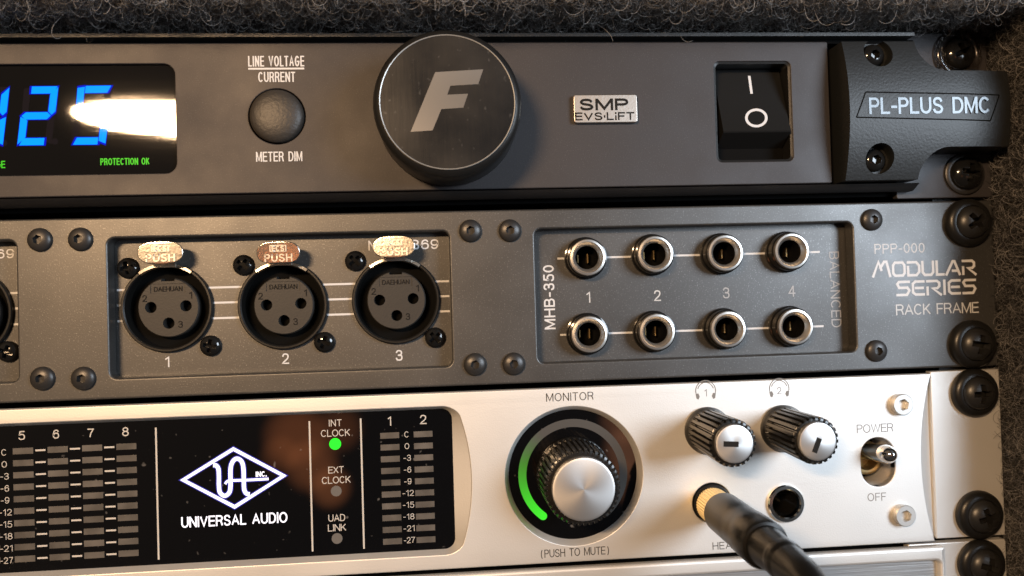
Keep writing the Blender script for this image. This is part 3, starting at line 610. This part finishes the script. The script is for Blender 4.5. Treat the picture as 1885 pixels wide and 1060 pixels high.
def socket(cx, cz, tilt, scr, tabw=5.2, tabpos=None):
    s = part('three_pin_socket', barrel_me, pp, (cx, cz, WM))
    part('contact_insert', ins_me, s, (cx, cz, WM))
    part('maker_mark', brand_me, s, (cx, cz + 4.6, WM - 0.42))
    for c_, (x, z) in zip('213', ((-5.6, 2.4), (5.4, 2.9), (2.8, -4.2))): part('pin_number', dig_me[c_], s, (cx + x, cz + z, WM - 0.22))
    for x, z in scr: part('screw', small_phillips_me, s, (x, z, WM), (0, random.uniform(0, 1.5), 0))
    # latch hinge: bright shoulders on the rim, a stem and a tilted thumb tab
    h = MB()
    for a0, a1 in ((54, 80), (100, 126)):
        N = 8; A = [math.radians(a0 + (a1 - a0) * i / N) for i in range(N + 1)]
        vs = [(r * math.cos(a), r * math.sin(a), w_) for a in A for r, w_ in ((11.0, 0.9), (10.8, 1.55), (10.15, 1.7), (9.85, 1.0))]
        h.add(vs, [(i * 4 + j, i * 4 + j + 1, i * 4 + j + 5, i * 4 + j + 4) for i in range(N) for j in range(3)])
    h.box(-2.6, 2.6, 9.8, 11.2, 1.2, 1.9)
    h.add([(-2.2, 11.0, 1.9), (2.2, 11.0, 1.9), (2.4, 11.9, 4.8), (-2.4, 11.9, 4.8), (-2.2, 11.7, 1.9), (2.2, 11.7, 1.9), (2.4, 12.5, 4.8), (-2.4, 12.5, 4.8)],
          [(0, 1, 2, 3), (7, 6, 5, 4), (0, 3, 7, 4), (1, 5, 6, 2)])
    h.build('latch_hinge', M['nickel'], s, (cx, cz, WM), 40)
    tb = (tabpos[0], tabpos[1], WM + tabw); rot = (tilt[0], 0, tilt[1])
    o = part('latch_tab', tab_me, s, tb, rot); Rm = o.rotation_euler.to_matrix()
    jm = bmesh.new()
    for src, (dx_, dz_) in ((push_me, (0, -1.25)), (ecs_me, (0, 1.0)), (box_me, (0, 1.0))):
        tm = src.copy(); tm.transform(Matrix.Translation(B(dx_, dz_, 0.6))); jm.from_mesh(tm); bpy.data.meshes.remove(tm)
    nm = bpy.data.meshes.new('latch_lettering'); jm.to_mesh(nm); jm.free(); finish(nm, M['latch_mark'], 50)
    part('latch_lettering', nm, s, tb, rot)
    return s
xl_c = [at(309.5, 566, WM), at(522, 561.5, WM), at(729.5, 552.5, WM)]
xl_s = [((233, 493), (385.7, 636.6)), ((446.4, 487.5), (596, 630)), ((653, 480), (801, 621.5))]
xl_t = [(295.5, 465), (512.5, 464.5), (725.5, 454)]
tilts = [(math.radians(0), math.radians(4.5)), (math.radians(6), math.radians(0)), (math.radians(-1.6), math.radians(-3.4))]
for c_, s_, t_, ti in zip(xl_c, xl_s, xl_t, tilts):
    socket(c_[0], c_[1], ti, [at(*q, WM + 1.3) for q in s_], 5.0, at(*t_, WM + 5.3))
dxs = xl_c[0][0] - xl_c[1][0]; off = (w0x - w1[1])
cx3 = xl_c[2][0] + off
for i in range(3):
    cx = cx3 + i * dxs; dsc = [(at(*q, WM + 1.3)[0] - c0[0], at(*q, WM + 1.3)[1] - c0[1]) for q, c0 in ((xl_s[2][0], xl_c[2]), (xl_s[2][1], xl_c[2]))]
    socket(cx, xl_c[2][1], tilts[1], [(cx + a, xl_c[2][1] + b_) for a, b_ in dsc], 5.0, (cx - 0.2, xl_c[2][1] + 13.4))
JT = [(1080.5, 473.5), (1205.5, 467.5), (1334.5, 465.5), (1456.5, 462)]; JB = [(1084, 615.5), (1208.5, 611), (1339.5, 606), (1463.5, 601.5)]
jpos = [at(px + 1.5, py, WM + 4.3) for px, py in JT + JB]
for (a, b_), hl in zip(wins, ([(x, z, 10.5) for x, z in xl_c], [(x, z, 4.6) for x, z in jpos], [(cx3 + i * dxs, xl_c[2][1], 10.5) for i in range(3)])):
    part('module_plate', plate([rrect(a - 3, b_ + 3, zlo - 2.0, zhi + 2.0, 0.5, 2)] + [circle(x, z, r_, 64) for x, z, r_ in hl], -6, WM, 0.0, M['patch_paint']), pp)
mid_z = [np.mean([at(215, y, WM)[1] for y in (531.7,)] + [at(815, 520, WM)[1]]), np.mean([at(215, 560, WM)[1], at(815, 547.5, WM)[1]]), np.mean([at(215, 589, WM)[1], at(815, 575, WM)[1]])]
o = MB()
for z in mid_z:
    for a, b_ in (wins[0], wins[2]):
        cs = [c_[0] for c_ in xl_c] if a == wins[0][0] else [cx3 + 2 * dxs, cx3 + dxs, cx3]
        r_ = math.sqrt(11.0 ** 2 - (z - xl_c[1][1]) ** 2); xs = [a + 0.3] + [v_ for c_ in sorted(cs) for v_ in (c_ - r_, c_ + r_)] + [b_ - 0.3]
        for i in range(0, len(xs), 2):
            if xs[i + 1] > xs[i]: MB().stroke([(xs[i], z), (xs[i + 1], z)], 0.5, WM).build('printed_line', M['white'], pp)
for s, px, py in (('1', 308, 666), ('2', 525.6, 660), ('3', 734.7, 654)): text('socket_number', s, px, py, 9 if s == '1' else 13, 20, WM, pp, M['white'])
text('module_caption', 'MHB-369', 743, 450.5, 129, 18, WM, pp, M['white'], weight=0.14)
text('module_caption', 'MHB-369', -38, 468, 129, 18, WM, pp, M['white'], weight=0.14)
# round jacks
jack_me = MB().lathe([(5.4, -0.2), (5.4, 0.9), (5.1, 1.0), (5.0, 3.3), (4.55, 3.45)], 64, cap=False).me(M['black_gloss'])
jrim_me = MB().lathe([(4.6, 3.2), (4.65, 3.9), (4.45, 4.35), (3.95, 4.45), (3.65, 4.2), (2.95, 3.0)], 64, cap=False).me(M['jack_metal'], 25)
jhole_me = MB().lathe([(2.95, 3.0), (2.9, -6), (0.02, -6.0)], 40).me(M['black_gloss'])
jspring_me = MB().box(0.7, 1.0, -1.2, 1.2, -4.5, -0.8).box(-1.6, -1.35, -1.0, 1.0, -5, -1.8).me(M['brass'])
for px, py in JT + JB:
    # ring measured on its bright rim, 4 mm proud of the module
    x, z = at(px + 1.5, py, WM + 4.3)
    j = part('jack', jack_me, pp, (x, z, WM)); part('jack_rim', jrim_me, j, (x, z, WM)); part('jack_hole', jhole_me, j, (x, z, WM)); part('contact_spring', jspring_me, j, (x, z, WM))
o = MB()
for row, y0, y1, xa, xb_ in ((JT, 476.5, 463, 1026, 1509), (JB, 616, 600.5, 1031, 1516)):
    za = (at(xa, y0, WM)[1] + at(xb_, y1, WM)[1]) / 2; xs = [at(xa, y0, WM)[0]]
    for px, py in row: c_ = at(px + 1.5, py, WM + 4.3)[0]; xs += [c_ - 5.4, c_ + 5.4]
    xs.append(at(xb_, y1, WM)[0])
    for i in range(0, len(xs), 2): MB().stroke([(xs[i], za), (xs[i + 1], za)], 0.5, WM).build('printed_line', M['white'], pp)
for s, px, py in (('1', 1083, 547), ('2', 1210, 544), ('3', 1336.7, 539), ('4', 1457.5, 536)): text('jack_number', s, px, py, 8 if s == '1' else 12.5, 19.5, WM, pp, M['grey_print' if s in '12' else 'faint_print'], weight=0.115)
text('module_caption', 'MHB-350', 1011, 547, 117, 20, WM, pp, M['white'], rot=-PI / 2, weight=0.15)
text('module_caption', 'BALANCED', 1537.5, 532.6, 134, 18, WM, pp, M['faint_print'], rot=PI / 2, weight=0.11)
text('frame_caption', 'PPP-000', 1655.8, 457, 92, 17, 0, pp, M['grey_print'], weight=0.11)
text('frame_caption', 'RACK FRAME', 1725.8, 568, 152, 19, 0, pp, M['grey_print'], weight=0.11)
# squared display letters, drawn stroke by stroke (unit cell: width w, height 1)
GL = {'M': (1.25, [[(0, 0), (0.42, 1), (0.62, 0.42)], [(0.50, 0.55), (0.82, 1), (0.98, 1), (1.22, 0)]]),
      'O': (0.95, [[(0.08, 0.3), (0.08, 0.75), (0.22, 0.92), (0.75, 0.92), (0.88, 0.75), (0.88, 0.24), (0.75, 0.08), (0.22, 0.08), (0.08, 0.24), (0.08, 0.3)]]),
      'D': (0.92, [[(0.08, 0.70), (0.08, 0.08), (0.66, 0.08), (0.86, 0.3), (0.86, 0.7), (0.66, 0.92), (0.0, 0.92)]]),
      'U': (0.9, [[(0.08, 1), (0.08, 0.25), (0.22, 0.08), (0.68, 0.08), (0.82, 0.25), (0.82, 1)]]),
      'L': (0.62, [[(0.08, 1), (0.08, 0.08), (0.62, 0.08)]]),
      'A': (1.05, [[(0, 0), (0.50, 0.92), (0.62, 0.92), (1.0, 0)], [(0.42, 0.30), (0.80, 0.30)]]),
      'R': (1.0, [[(0.08, 0), (0.08, 0.58)], [(0.0, 0.92), (0.72, 0.92), (0.86, 0.8), (0.86, 0.58), (0.72, 0.45), (0.42, 0.45), (1.0, 0)]]),
      'S': (0.92, [[(0.92, 0.92), (0.2, 0.92), (0.08, 0.78), (0.2, 0.54), (0.74, 0.54), (0.86, 0.36), (0.7, 0.08), (0, 0.08)]]),
      'E': (0.86, [[(0.86, 0.92), (0.25, 0.92), (0.08, 0.78), (0.08, 0.22), (0.25, 0.08), (0.86, 0.08)], [(0.2, 0.5), (0.8, 0.5)]]),
      'I': (0.22, [[(0.1, 0), (0.1, 1)]])}
def techno(name, s, px, py, pw, ph, parent, mt):
    x, z = at(px, py, 0); sc = (at(px + 50, py)[0] - x) / 50
    tot = sum(GL[c_][0] + 0.1 for c_ in s) - 0.1; fx = pw * sc / tot; fz = ph * sc; u = -pw * sc / 2; mb = MB()
    for c_ in s:
        wd_, st = GL[c_]
        for k_, line in enumerate(st): mb.stroke([(u + a * fx, (b_ - 0.5) * fz) for a, b_ in line], 0.145 * fz * 1.12, 0, h=0.03 + 0.004 * k_)
        u += (wd_ + 0.1) * fx
    mb.build(name, mt, parent, (x, z, 0))
techno('frame_title', 'MODULAR', 1702, 494, 190, 27, pp, M['white']); techno('frame_title', 'SERIES', 1723.5, 529, 147, 27, pp, M['white'])

# ------------------------------------------------------------------ audio interface (third unit)
ai = thing('audio_interface', 'silver audio interface with black display, lit diamond logo and monitor knob', 'audio interface', (-98.5, -66.2, 0))
WU, WG = 2.4, 0.3
MB().box(-320, 122, -65.5, -23.6, -148, -8).build('chassis', M['dark_inside'], ai)
gx1 = at(835, 880, WG)[0]; gz1, gz0 = -27.15, -61.6
inner = rrect(-300, gx1, gz0, gz1, 2.6, 10); 
# spread points along the right side so the scoop is smooth
def resample(lp, step):
    o_ = []
    for i in range(len(lp)):
        a, b_ = np.array(lp[i]), np.array(lp[(i + 1) % len(lp)]); k_ = max(1, int(np.linalg.norm(b_ - a) / step))
        o_ += [tuple(a + (b_ - a) * j / k_) for j in range(k_)]
    return o_
inner = resample(inner, 1.5); zc = (gz0 + gz1) / 2; hh = (gz1 - gz0) / 2 + 0.8
outer = []
for x, z in inner:
    s_ = max(0.0, min(1.0, (x - (gx1 - 3.0)) / 3.0))
    ox = x + s_ * (0.7 + 3.6 * max(0.0, 1 - ((z - zc) / hh) ** 2)); oz = z + 0.75 * max(-1.0, min(1.0, (z - zc) / (hh - 3.5)))
    outer.append((ox, oz))
mx_, mz_ = at(1055, 872.5, WG)
tx, tz = at(1616.5, 850.5, WU)
stad = [(tx + 4.5 * math.cos(a), tz + 1.75 + 4.5 * math.sin(a)) for a in np.linspace(0, PI, 20)] + [(tx + 4.5 * math.cos(a), tz - 1.75 + 4.5 * math.sin(a)) for a in np.linspace(PI, 2 * PI, 20)]
jx1, jz1 = at(1311, 926, WU); jx2, jz2 = at(1448, 927.5, WU + 0.8)
xt, xbm = at(1714, 688, WU)[0], at(1722, 998, WU)[0]; xm = at(1697, 845, WU)[0]
ztp, zbt = -23.0, -65.9
xline = (at(1715, 690, 0)[0] + at(1723, 998, 0)[0]) / 2
arc = []
for i in range(25):
    f_ = i / 24; z = zbt + (ztp - zbt) * f_; base_ = xbm + (xt - xbm) * f_; arc.append((base_ - 4 * (((xt + xbm) / 2 - xm)) * f_ * (1 - f_), z))
face = [(XL + 18, ztp), (XL + 18, zbt)] + arc
face = [(XL + 18, zbt)] + arc + [(XL + 18, ztp)]
me = plate([face, outer, circle(mx_, mz_, 17.1, 96), stad, circle(jx1, jz1, 5.0), circle(jx2, jz2, 4.5)], 0.1, WU, 0.3, M['silver'], 50)
part('faceplate', me, ai)
MB().loft([(x - 0.3, z) for x, z in arc], WU - 0.28, [(xline - 0.02, z) for x, z in arc], -1.3, closed=False).build('face_scoop', M['silver'], ai)
part('mounting_ear', plate([[(xline, -66.1), (XR, -66.1), (XR, -22.75), (xline, -22.75)]], -2.2, 0, 0.25, M['silver']), ai)
part('display_bezel', MB().loft(outer, WU - 0.15, [(x + 0.0, z) for x, z in inner], WG).me(M['silver'], 50), ai)
dg = part('display', plate([inner], -1.0, WG, 0.0, M['glass']), ai)
WP = WG
rowsC = np.linspace(821.6, 1018.5, 10)
ztop = at(231.8, 821.8, WP)[1]; zbot = at(237.7, 1018.3, WP)[1]; zr = np.linspace(ztop, zbot, 10)
cx8 = (at(231.8, 822, WP)[0] + at(237.7, 1018, WP)[0]) / 2; cx5 = (at(41, 828, WP)[0] + at(47.5, 1025, WP)[0]) / 2; pitch = (cx8 - cx5) / 3
ca, cb = (at(718, 801, WP)[0] + at(722, 997, WP)[0]) / 2, (at(779.5, 799, WP)[0] + at(783.5, 993, WP)[0]) / 2
zr2 = np.linspace(at(718, 801.5, WP)[1], at(722, 996.5, WP)[1], 10)
def meter(x, zz):
    o_ = MB()
    for z in zz: o_.box(x - 2.3, x + 2.3, z - 0.72, z + 0.72, WP - 0.01, WP + 0.03)
    o_.build('level_meter', M['segment'], dg)
for i in range(-4, 4): meter(cx5 + i * pitch, zr)
meter(ca, zr2); meter(cb, zr2)
o = MB()
for i in (-4, -3, -2, 0, 1, 2):
    for z in zr: o.box(cx5 + (i + .5) * pitch - 1.15, cx5 + (i + .5) * pitch + 1.15, z - 0.2, z + 0.2, WP, WP + 0.03)
o.build('scale_dashes', M['glass_print'], dg)
names = ['C', '0', '-3', '-6', '-9', '-12', '-15', '-18', '-21', '-27']
def ptext(name, s, x, z, w, h, mt, parent, bold=0.0, plane=WP): return part(name, text_mesh(s, w, h, mt, 0.03, bold or 0.14), parent, (x, z, plane))
for i, s in enumerate(names):
    wd_ = {1: 1.25, 2: 2.0, 3: 3.0}[len(s)]
    ptext('scale_label', s, cx5 - 4.3 + 0.02 * i, zr[i] - 0.15, wd_ * 0.95, 1.5, M['glass_print'], dg, 0.1)
    ptext('scale_label', s, (ca + cb) / 2 + 0.05, zr2[i] + 0.1, wd_ * 0.9, 1.45, M['glass_print'], dg, 0.1)
for s, px, py in (('5', 40, 801.5), ('6', 103, 799), ('7', 167, 797), ('8', 231, 794.5), ('1', 717, 775), ('2', 779, 772)):
    text('channel_number', s, px, py, 7 if s == '1' else 12, 17, WP, dg, M['glass_print'], weight=0.12)
o = MB()
for px, (ya, yb) in ((289.5, (787, 1030)), (572.5, (775, 1015)), (667, (770, 1010))):
    xx = at(px, (ya + yb) / 2, WP)[0]; MB().box(xx - 0.2, xx + 0.2, at(px, yb, WP)[1], at(px, ya, WP)[1], WP, WP + 0.03).build('divider_line', M['glass_print'], dg)
# lit logo
def LP(x, y): return at(x / 2.945, 700 + y / 2.945, WP)
dia = [LP(1265, 372), LP(1538, 517), LP(1272, 686), LP(993, 540)]
glyphs = [smooth([LP(*q) for q in ((1156, 460), (1172, 462), (1184, 480), (1187, 520), (1187, 570), (1193, 608), (1218, 626), (1243, 608), (1250, 570), (1250, 480), (1262, 440), (1285, 424), (1310, 440), (1320, 480), (1322, 560), (1325, 595), (1336, 613), (1353, 618))], 6)]
bar = smooth([LP(*q) for q in ((1221, 562), (1232, 548), (1255, 543), (1350, 540), (1456, 534))], 4)
for nm_, mt_, grow, h_ in (('logo_glow', M['logo_glow'], 0.45, 0.012), ('logo', M['logo_lit'], 0.0, 0.03)):
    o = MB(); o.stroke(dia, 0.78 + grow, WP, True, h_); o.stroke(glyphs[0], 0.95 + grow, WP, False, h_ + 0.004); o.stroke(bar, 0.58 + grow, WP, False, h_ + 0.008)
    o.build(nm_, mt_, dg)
text('logo_lettering', 'INC.', 1416 / 2.945, 700 + 508 / 2.945, 20, 10, WP, dg, M['logo_lit'], weight=0.18)
text('logo_lettering', 'UNIVERSAL AUDIO', 1272 / 2.945, 700 + 756 / 2.945, 195, 20, WP, dg, M['logo_lit'], weight=0.135)
for s, px, py, pw, ph in (('INT', 617, 778.3, 23.5, 12.5), ('CLOCK', 617.6, 796.8, 53.5, 13), ('EXT', 618.5, 864.7, 28.5, 12.5), ('CLOCK', 619, 883.3, 53, 13), ('UAD', 620, 953, 31, 13), ('LINK', 620.5, 971, 33.5, 13)):
    text('clock_caption', s, px, py, pw, ph, WP, dg, M['glass_print'], weight=0.115)
for px, py, r, mt_, nm_ in ((617, 817, 1.42, 'led_green', 'lit_clock_lamp'), (619, 903.7, 1.3, 'lamp_off', 'clock_lamp'), (620.5, 991, 1.3, 'lamp_off', 'clock_lamp')):
    x, z = at(px, py, WP); MB().prism(circle(x, z, r, 28), WP, WP + 0.05).build(nm_, M[mt_], dg)
# monitor dial
MB().lathe([(17.15, WU - 0.2), (16.9, WU - 0.5), (16.15, WG)], 96, mx_, mz_, cap=False).build('dial_bezel', M['silver'], ai, sharp=60)
dial = MB().lathe([(16.2, -1), (16.2, WG)], 96).build('monitor_dial', M['glass'], ai, (mx_, mz_, 0))
rv, rf, lit = [], [], []; NA = 120
for i in range(NA + 1):
    a = math.radians(-128 - (284) * i / NA); f_ = i / NA
    for r in (11.75, 13.75): rv.append((r * math.cos(a), r * math.sin(a), WG + 0.03)); lit.append(1.05 * max(0.0, 1 - f_ / 0.14 * 0.5) if f_ < 0.14 else 0.52 * max(0, 1 - (f_ - 0.14) / 0.24) ** 1.6)
rf = [(2 * i, 2 * i + 1, 2 * i + 3, 2 * i + 2) for i in range(NA)]
for end in (0, NA):                                  # rounded ends
    a = math.radians(-128 - 284 * end / NA); sgn = 1 if end == 0 else -1; n0_ = len(rv); lv = lit[2 * end]
    for k_ in range(11):
        th = PI * k_ / 10; rr = 12.75 + math.cos(th); tt = sgn * math.sin(th)
        rv.append((rr * math.cos(a) - tt * math.sin(a), rr * math.sin(a) + tt * math.cos(a), WG + 0.03)); lit.append(lv)
    rf.append(tuple(range(n0_, n0_ + 11)))
me = mesh(rv, rf, M['ring']); at_ = me.attributes.new('lit', 'FLOAT', 'POINT'); at_.data.foreach_set('value', lit)
part('level_ring', me, dial, (mx_, mz_, 0))
def ribs(n, depth, lo, hi):
    def f_(r, w, a, j):
        if not (lo <= j <= hi): return r
        s_ = math.sin(n * a); return r - depth * (0.5 + 0.5 * max(-1, min(1, (s_ - 0.45) * 4.0)))
    return f_
ki, kzz = mx_, mz_
MB().lathe([(9.4, WG + 0.3), (9.4, 1.4), (9.25, 1.8), (9.2, 2.0), (8.9, 14.0), (8.8, 14.3), (8.2, 14.6), (7.3, 14.6)], 336, mod=ribs(42, 0.55, 3, 5), cap=False).build('monitor_knob', M['knob_black'], dial, (ki, kzz, 0), 40)
MB().lathe([(7.35, 14.0), (7.35, 15.6), (7.2, 15.95), (6.7, 16.1), (0.02, 16.1)], 72).build('knob_cap', M['spun'], dial, (ki, kzz, 0))
text('monitor_caption', 'MONITOR', 1049, 730, 87, 15, WU, ai, M['black_print'], weight=0.105)
text('monitor_caption', '(PUSH TO MUTE)', 1058.5, 1016, 125, 14.5, WU, ai, M['black_print'], weight=0.105)
# headphone knobs
def hp_knob(px, py, ang):
    x, z = at(px, py, WU)
    k_ = MB().lathe([(5.9, 0.1), (5.95, 0.8), (5.6, 1.4), (5.35, 2.0), (5.3, 2.4), (5.55, 17.0), (5.5, 17.3), (5.0, 17.6), (4.45, 17.6)], 288, mod=ribs(24, 0.95, 4, 6), cap=False).build('headphone_knob', M['knob_black'], ai, (x, z, WU), 40)
    MB().lathe([(4.45, 16.8), (4.45, 18.2), (4.3, 18.55), (3.9, 18.7), (0.02, 18.7)], 64).build('knob_cap', M['spun'], k_, (x, z, WU))
    ca_, sa_ = math.cos(ang), math.sin(ang); cx_, cz_ = 0.9 * ca_, 0.9 * sa_
    q_ = [(cx_ + a * ca_ - b2 * sa_, cz_ + a * sa_ + b2 * ca_) for a, b2 in ((-1.75, -0.62), (1.75, -0.62), (1.75, 0.62), (-1.75, 0.62))]
    MB().prism(q_, 18.65, 18.74).build('pointer', M['dark_text'], k_, (x, z, WU))
hp_knob(1302, 792, math.radians(176)); hp_knob(1441, 788, math.radians(-113))
for s, px, py in (('1', 1299, 722), ('2', 1434.5, 718)):
    x, z = at(px, py, WU); o = MB()
    for r, t_ in ((2.55, 0.22), (2.05, 0.2)):
        o.stroke([(r * math.cos(a), 0.4 + r * math.sin(a)) for a in np.linspace(-0.25 if r > 2.3 else 0.25, PI + (0.25 if r > 2.3 else -0.25), 24)], t_, 0)
    for sg in (-1, 1):
        o.prism([(sg * 2.6, -0.3), (sg * 1.9, -0.2), (sg * 1.55, -1.0), (sg * 1.9, -1.75), (sg * 2.4, -1.5)], 0, 0.035)
    o.build('headphone_symbol', M['grey_dark_print'], ai, (x, z, WU)); text('headphone_number', s, px, py + 1, 5 if s == '1' else 8, 12.5, WU, ai, M['grey_dark_print'], weight=0.10)
text('headphone_caption', 'HEADPHONE', 1367, 1002, 110, 13, WU, ai, M['black_print'], weight=0.105)
# jacks
for x, z in ((jx1, jz1), (jx2, jz2)):
    j = MB().lathe([(4.75, 1.0), (4.75, 3.0), (4.5, 3.35), (3.75, 3.4), (3.45, 3.1), (3.2, 2.0)], 56, cap=False).build('headphone_jack', M['chrome'] if x == jx2 else M['black_plastic'], ai, (x, z, 0), 25)
    MB().lathe([(3.2, 2.0), (3.1, -7), (0.02, -7)], 40).build('jack_hole', M['black_gloss'], j, (x, z, 0))
# power toggle
text('power_caption', 'POWER', 1610.8, 788, 67, 15, WU, ai, M['grey_dark_print'], weight=0.10); text('power_caption', 'OFF', 1614, 914.5, 34, 14, WU, ai, M['grey_dark_print'], weight=0.10)
tg = MB().lathe([(4.4, -7), (4.4, -3.2), (3.8, -2.8), (3.2, -2.8), (2.9, -3.6), (2.7, -6.0), (0.02, -6.0)], 40).build('toggle_switch', M['brass'], ai, (tx, tz, 0))
hs = MB().loft(stad, WU - 0.2, stad, -7.5).build('switch_well', M['silver'], tg)
bt = at(1640, 837, 8.2)
a, b_ = np.array((tx - 0.2, tz + 1.0, -8.0)), np.array((bt[0], bt[1], 8.2)); P_, R2 = [], []
for f_, r in ((0, 2.2), (0.3, 2.2), (0.6, 2.2), (0.8, 2.3), (0.9, 2.35), (0.96, 2.1), (1.02, 1.55), (1.06, 0.8), (1.075, 0.05)): P_.append(tuple(a + (b_ - a) * f_)); R2.append(r)
MB().tube(P_, R2, 32).build('toggle_lever', M['chrome'], tg, sharp=60)
for px, py in ((1663.4, 745), (1668, 950)):
    x, z = at(px, py, WU + 1.75); s = part('silver_bolt', silver_bolt_me, ai, (x, z, WU))

# ------------------------------------------------------------------ fourth unit, only its top edge in view
u4 = thing('equipment_unit', 'silver rack unit cut off along the bottom of the picture', 'rack unit', (-98.5, -111, 0))
MB().box(-320, 122, -110, -68, -148, -4).build('chassis', M['dark_inside'], u4)
part('mounting_ear', plate([rrect(116, XR, -110.5, -67.2, 0.5, 3)], -2.2, 0, 0.25, M['silver']), u4)
ex1 = at(1738, 1008, 2)[0]
rc = rrect(XL + 24, ex1 - 1.6, -107, -70.9, 1.0, 4)
part('faceplate', plate([rrect(XL + 20, ex1, -110.4, -67.3, 0.6, 3), rc], 0.1, 2.6, 0.9, M['silver'], 60, 4), u4)
MB().box(XL + 23, ex1 - 0.6, -108, -69.9, -1, 0.9).build('inset_panel', M['silver_brush'], u4)

# ------------------------------------------------------------------ plug and cable
plx, plz = at(1310, 927, 3.0)
pl = thing('headphone_plug', 'black headphone plug with gold collar pushed into the silver interface, its cable hanging down', 'plug', (plx, plz, 3.4))
def knurl(r, w, a, j): return r - (0.16 * (0.5 + 0.5 * math.sin(40 * a)) if 1 <= j <= 3 else 0)
MB().lathe([(3.9, 3.6), (4.25, 3.9), (4.3, 6.0), (4.3, 10.8), (4.0, 11.0)], 240, mod=knurl, cap=False).build('gold_collar', M['gold'], pl, (plx, plz, 0))
MB().lathe([(3.15, -6), (3.15, 3.5), (3.9, 3.6)], 40, cap=False).build('plug_shank', M['gold'], pl, (plx, plz, 0))
MB().lathe([(4.0, 10.9), (4.7, 11.1), (4.9, 11.8), (4.92, 22), (4.92, 26.5), (5.1, 26.9), (5.2, 31), (5.2, 35.2), (4.9, 36.0), (4.2, 36.2)], 64, cap=False).build('plug_barrel', M['cable'], pl, (plx, plz, 0))
pts = []; rad = []
N = 60
for i in range(N + 1):
    f_ = i / N; d = f_ * 34; bend = max(0, d - 16) 
    pts.append((plx - 0.006 * bend ** 2, plz - 0.026 * bend ** 2, 35.6 + d - 0.011 * bend ** 2))
    rad.append(max(3.0, 4.35 - 2.2 * f_) + (0.25 if 14 < i < 19 else 0))
MB().tube(pts, rad, 32).build('strain_relief', M['cable'], pl, sharp=40)
e0 = np.array(pts[-1]); dr = np.array(pts[-1]) - np.array(pts[-3]); dr /= np.linalg.norm(dr); cp = [e0 - dr * 1.0]; v = dr.copy()
for i in range(60):
    v = v + np.array((0.0, -0.05, -0.012)); v /= np.linalg.norm(v); cp.append(cp[-1] + v * 2.2)
MB().tube([tuple(q_) for q_ in cp], [2.3] * len(cp), 24).build('cable', M['cable'], pl, sharp=180)

# ------------------------------------------------------------------ rack screws
SX = 135.35
specs = [(134.4, 60.2, 'black rack screw with clear plastic washer in the top right corner', True, 'clear'), (135.1, 28.75, 'glossy black rack screw below the moulded end cap', True, None),
         (SX, 15.875, 'black washered rack screw at the top of the patch panel ear', False, 'w'), (SX, -15.875, 'black washered rack screw on the patch panel ear, beside the words rack frame', False, 'w'),
         (SX, -28.575, 'black washered rack screw in the top corner of the silver audio interface', False, 'w'), (SX, -60.325, 'black washered rack screw in the bottom corner of the silver audio interface', False, 'w'),
         (SX, -73.025, 'lowest black rack screw, in the silver unit cut off by the picture edge', False, 'w')]
clear_me = MB().lathe([(6.4, 0.0), (6.5, 0.5), (6.0, 1.4), (5.0, 1.5), (4.3, 1.1), (4.2, 0.2)], 48, cap=False).me(M['clear'], 60)
brown_me = MB().lathe([(5.4, 0.0), (5.4, 0.6), (5.0, 0.9), (4.2, 0.9)], 48, cap=False).me(M['bolt_dark'], 40)
for x, z, lb, gl, wk in specs:
    s = thing('rack_screw', lb, 'rack screw', (x, z, 0), 'screws holding the rack units')
    if wk == 'w': part('washer', washer_me, s, (x, z, 0.02)); hw = 1.9
    elif wk == 'clear': part('washer', clear_me, s, (x, z, 0.02)); hw = 0.8
    else: part('washer', brown_me, s, (x, z, 0.02)); hw = 0.9
    part('screw_head', rack_head_gloss_me if gl else rack_head_me, s, (x, z, hw), (0, random.uniform(0, 1.5), 0))
    MB().lathe([(2.9, -8), (2.9, hw - 0.9), (3.9, hw - 0.85), (3.9, hw - 0.5)], 24).build('screw_shank', M['black_satin'], s, (x, z, 0))
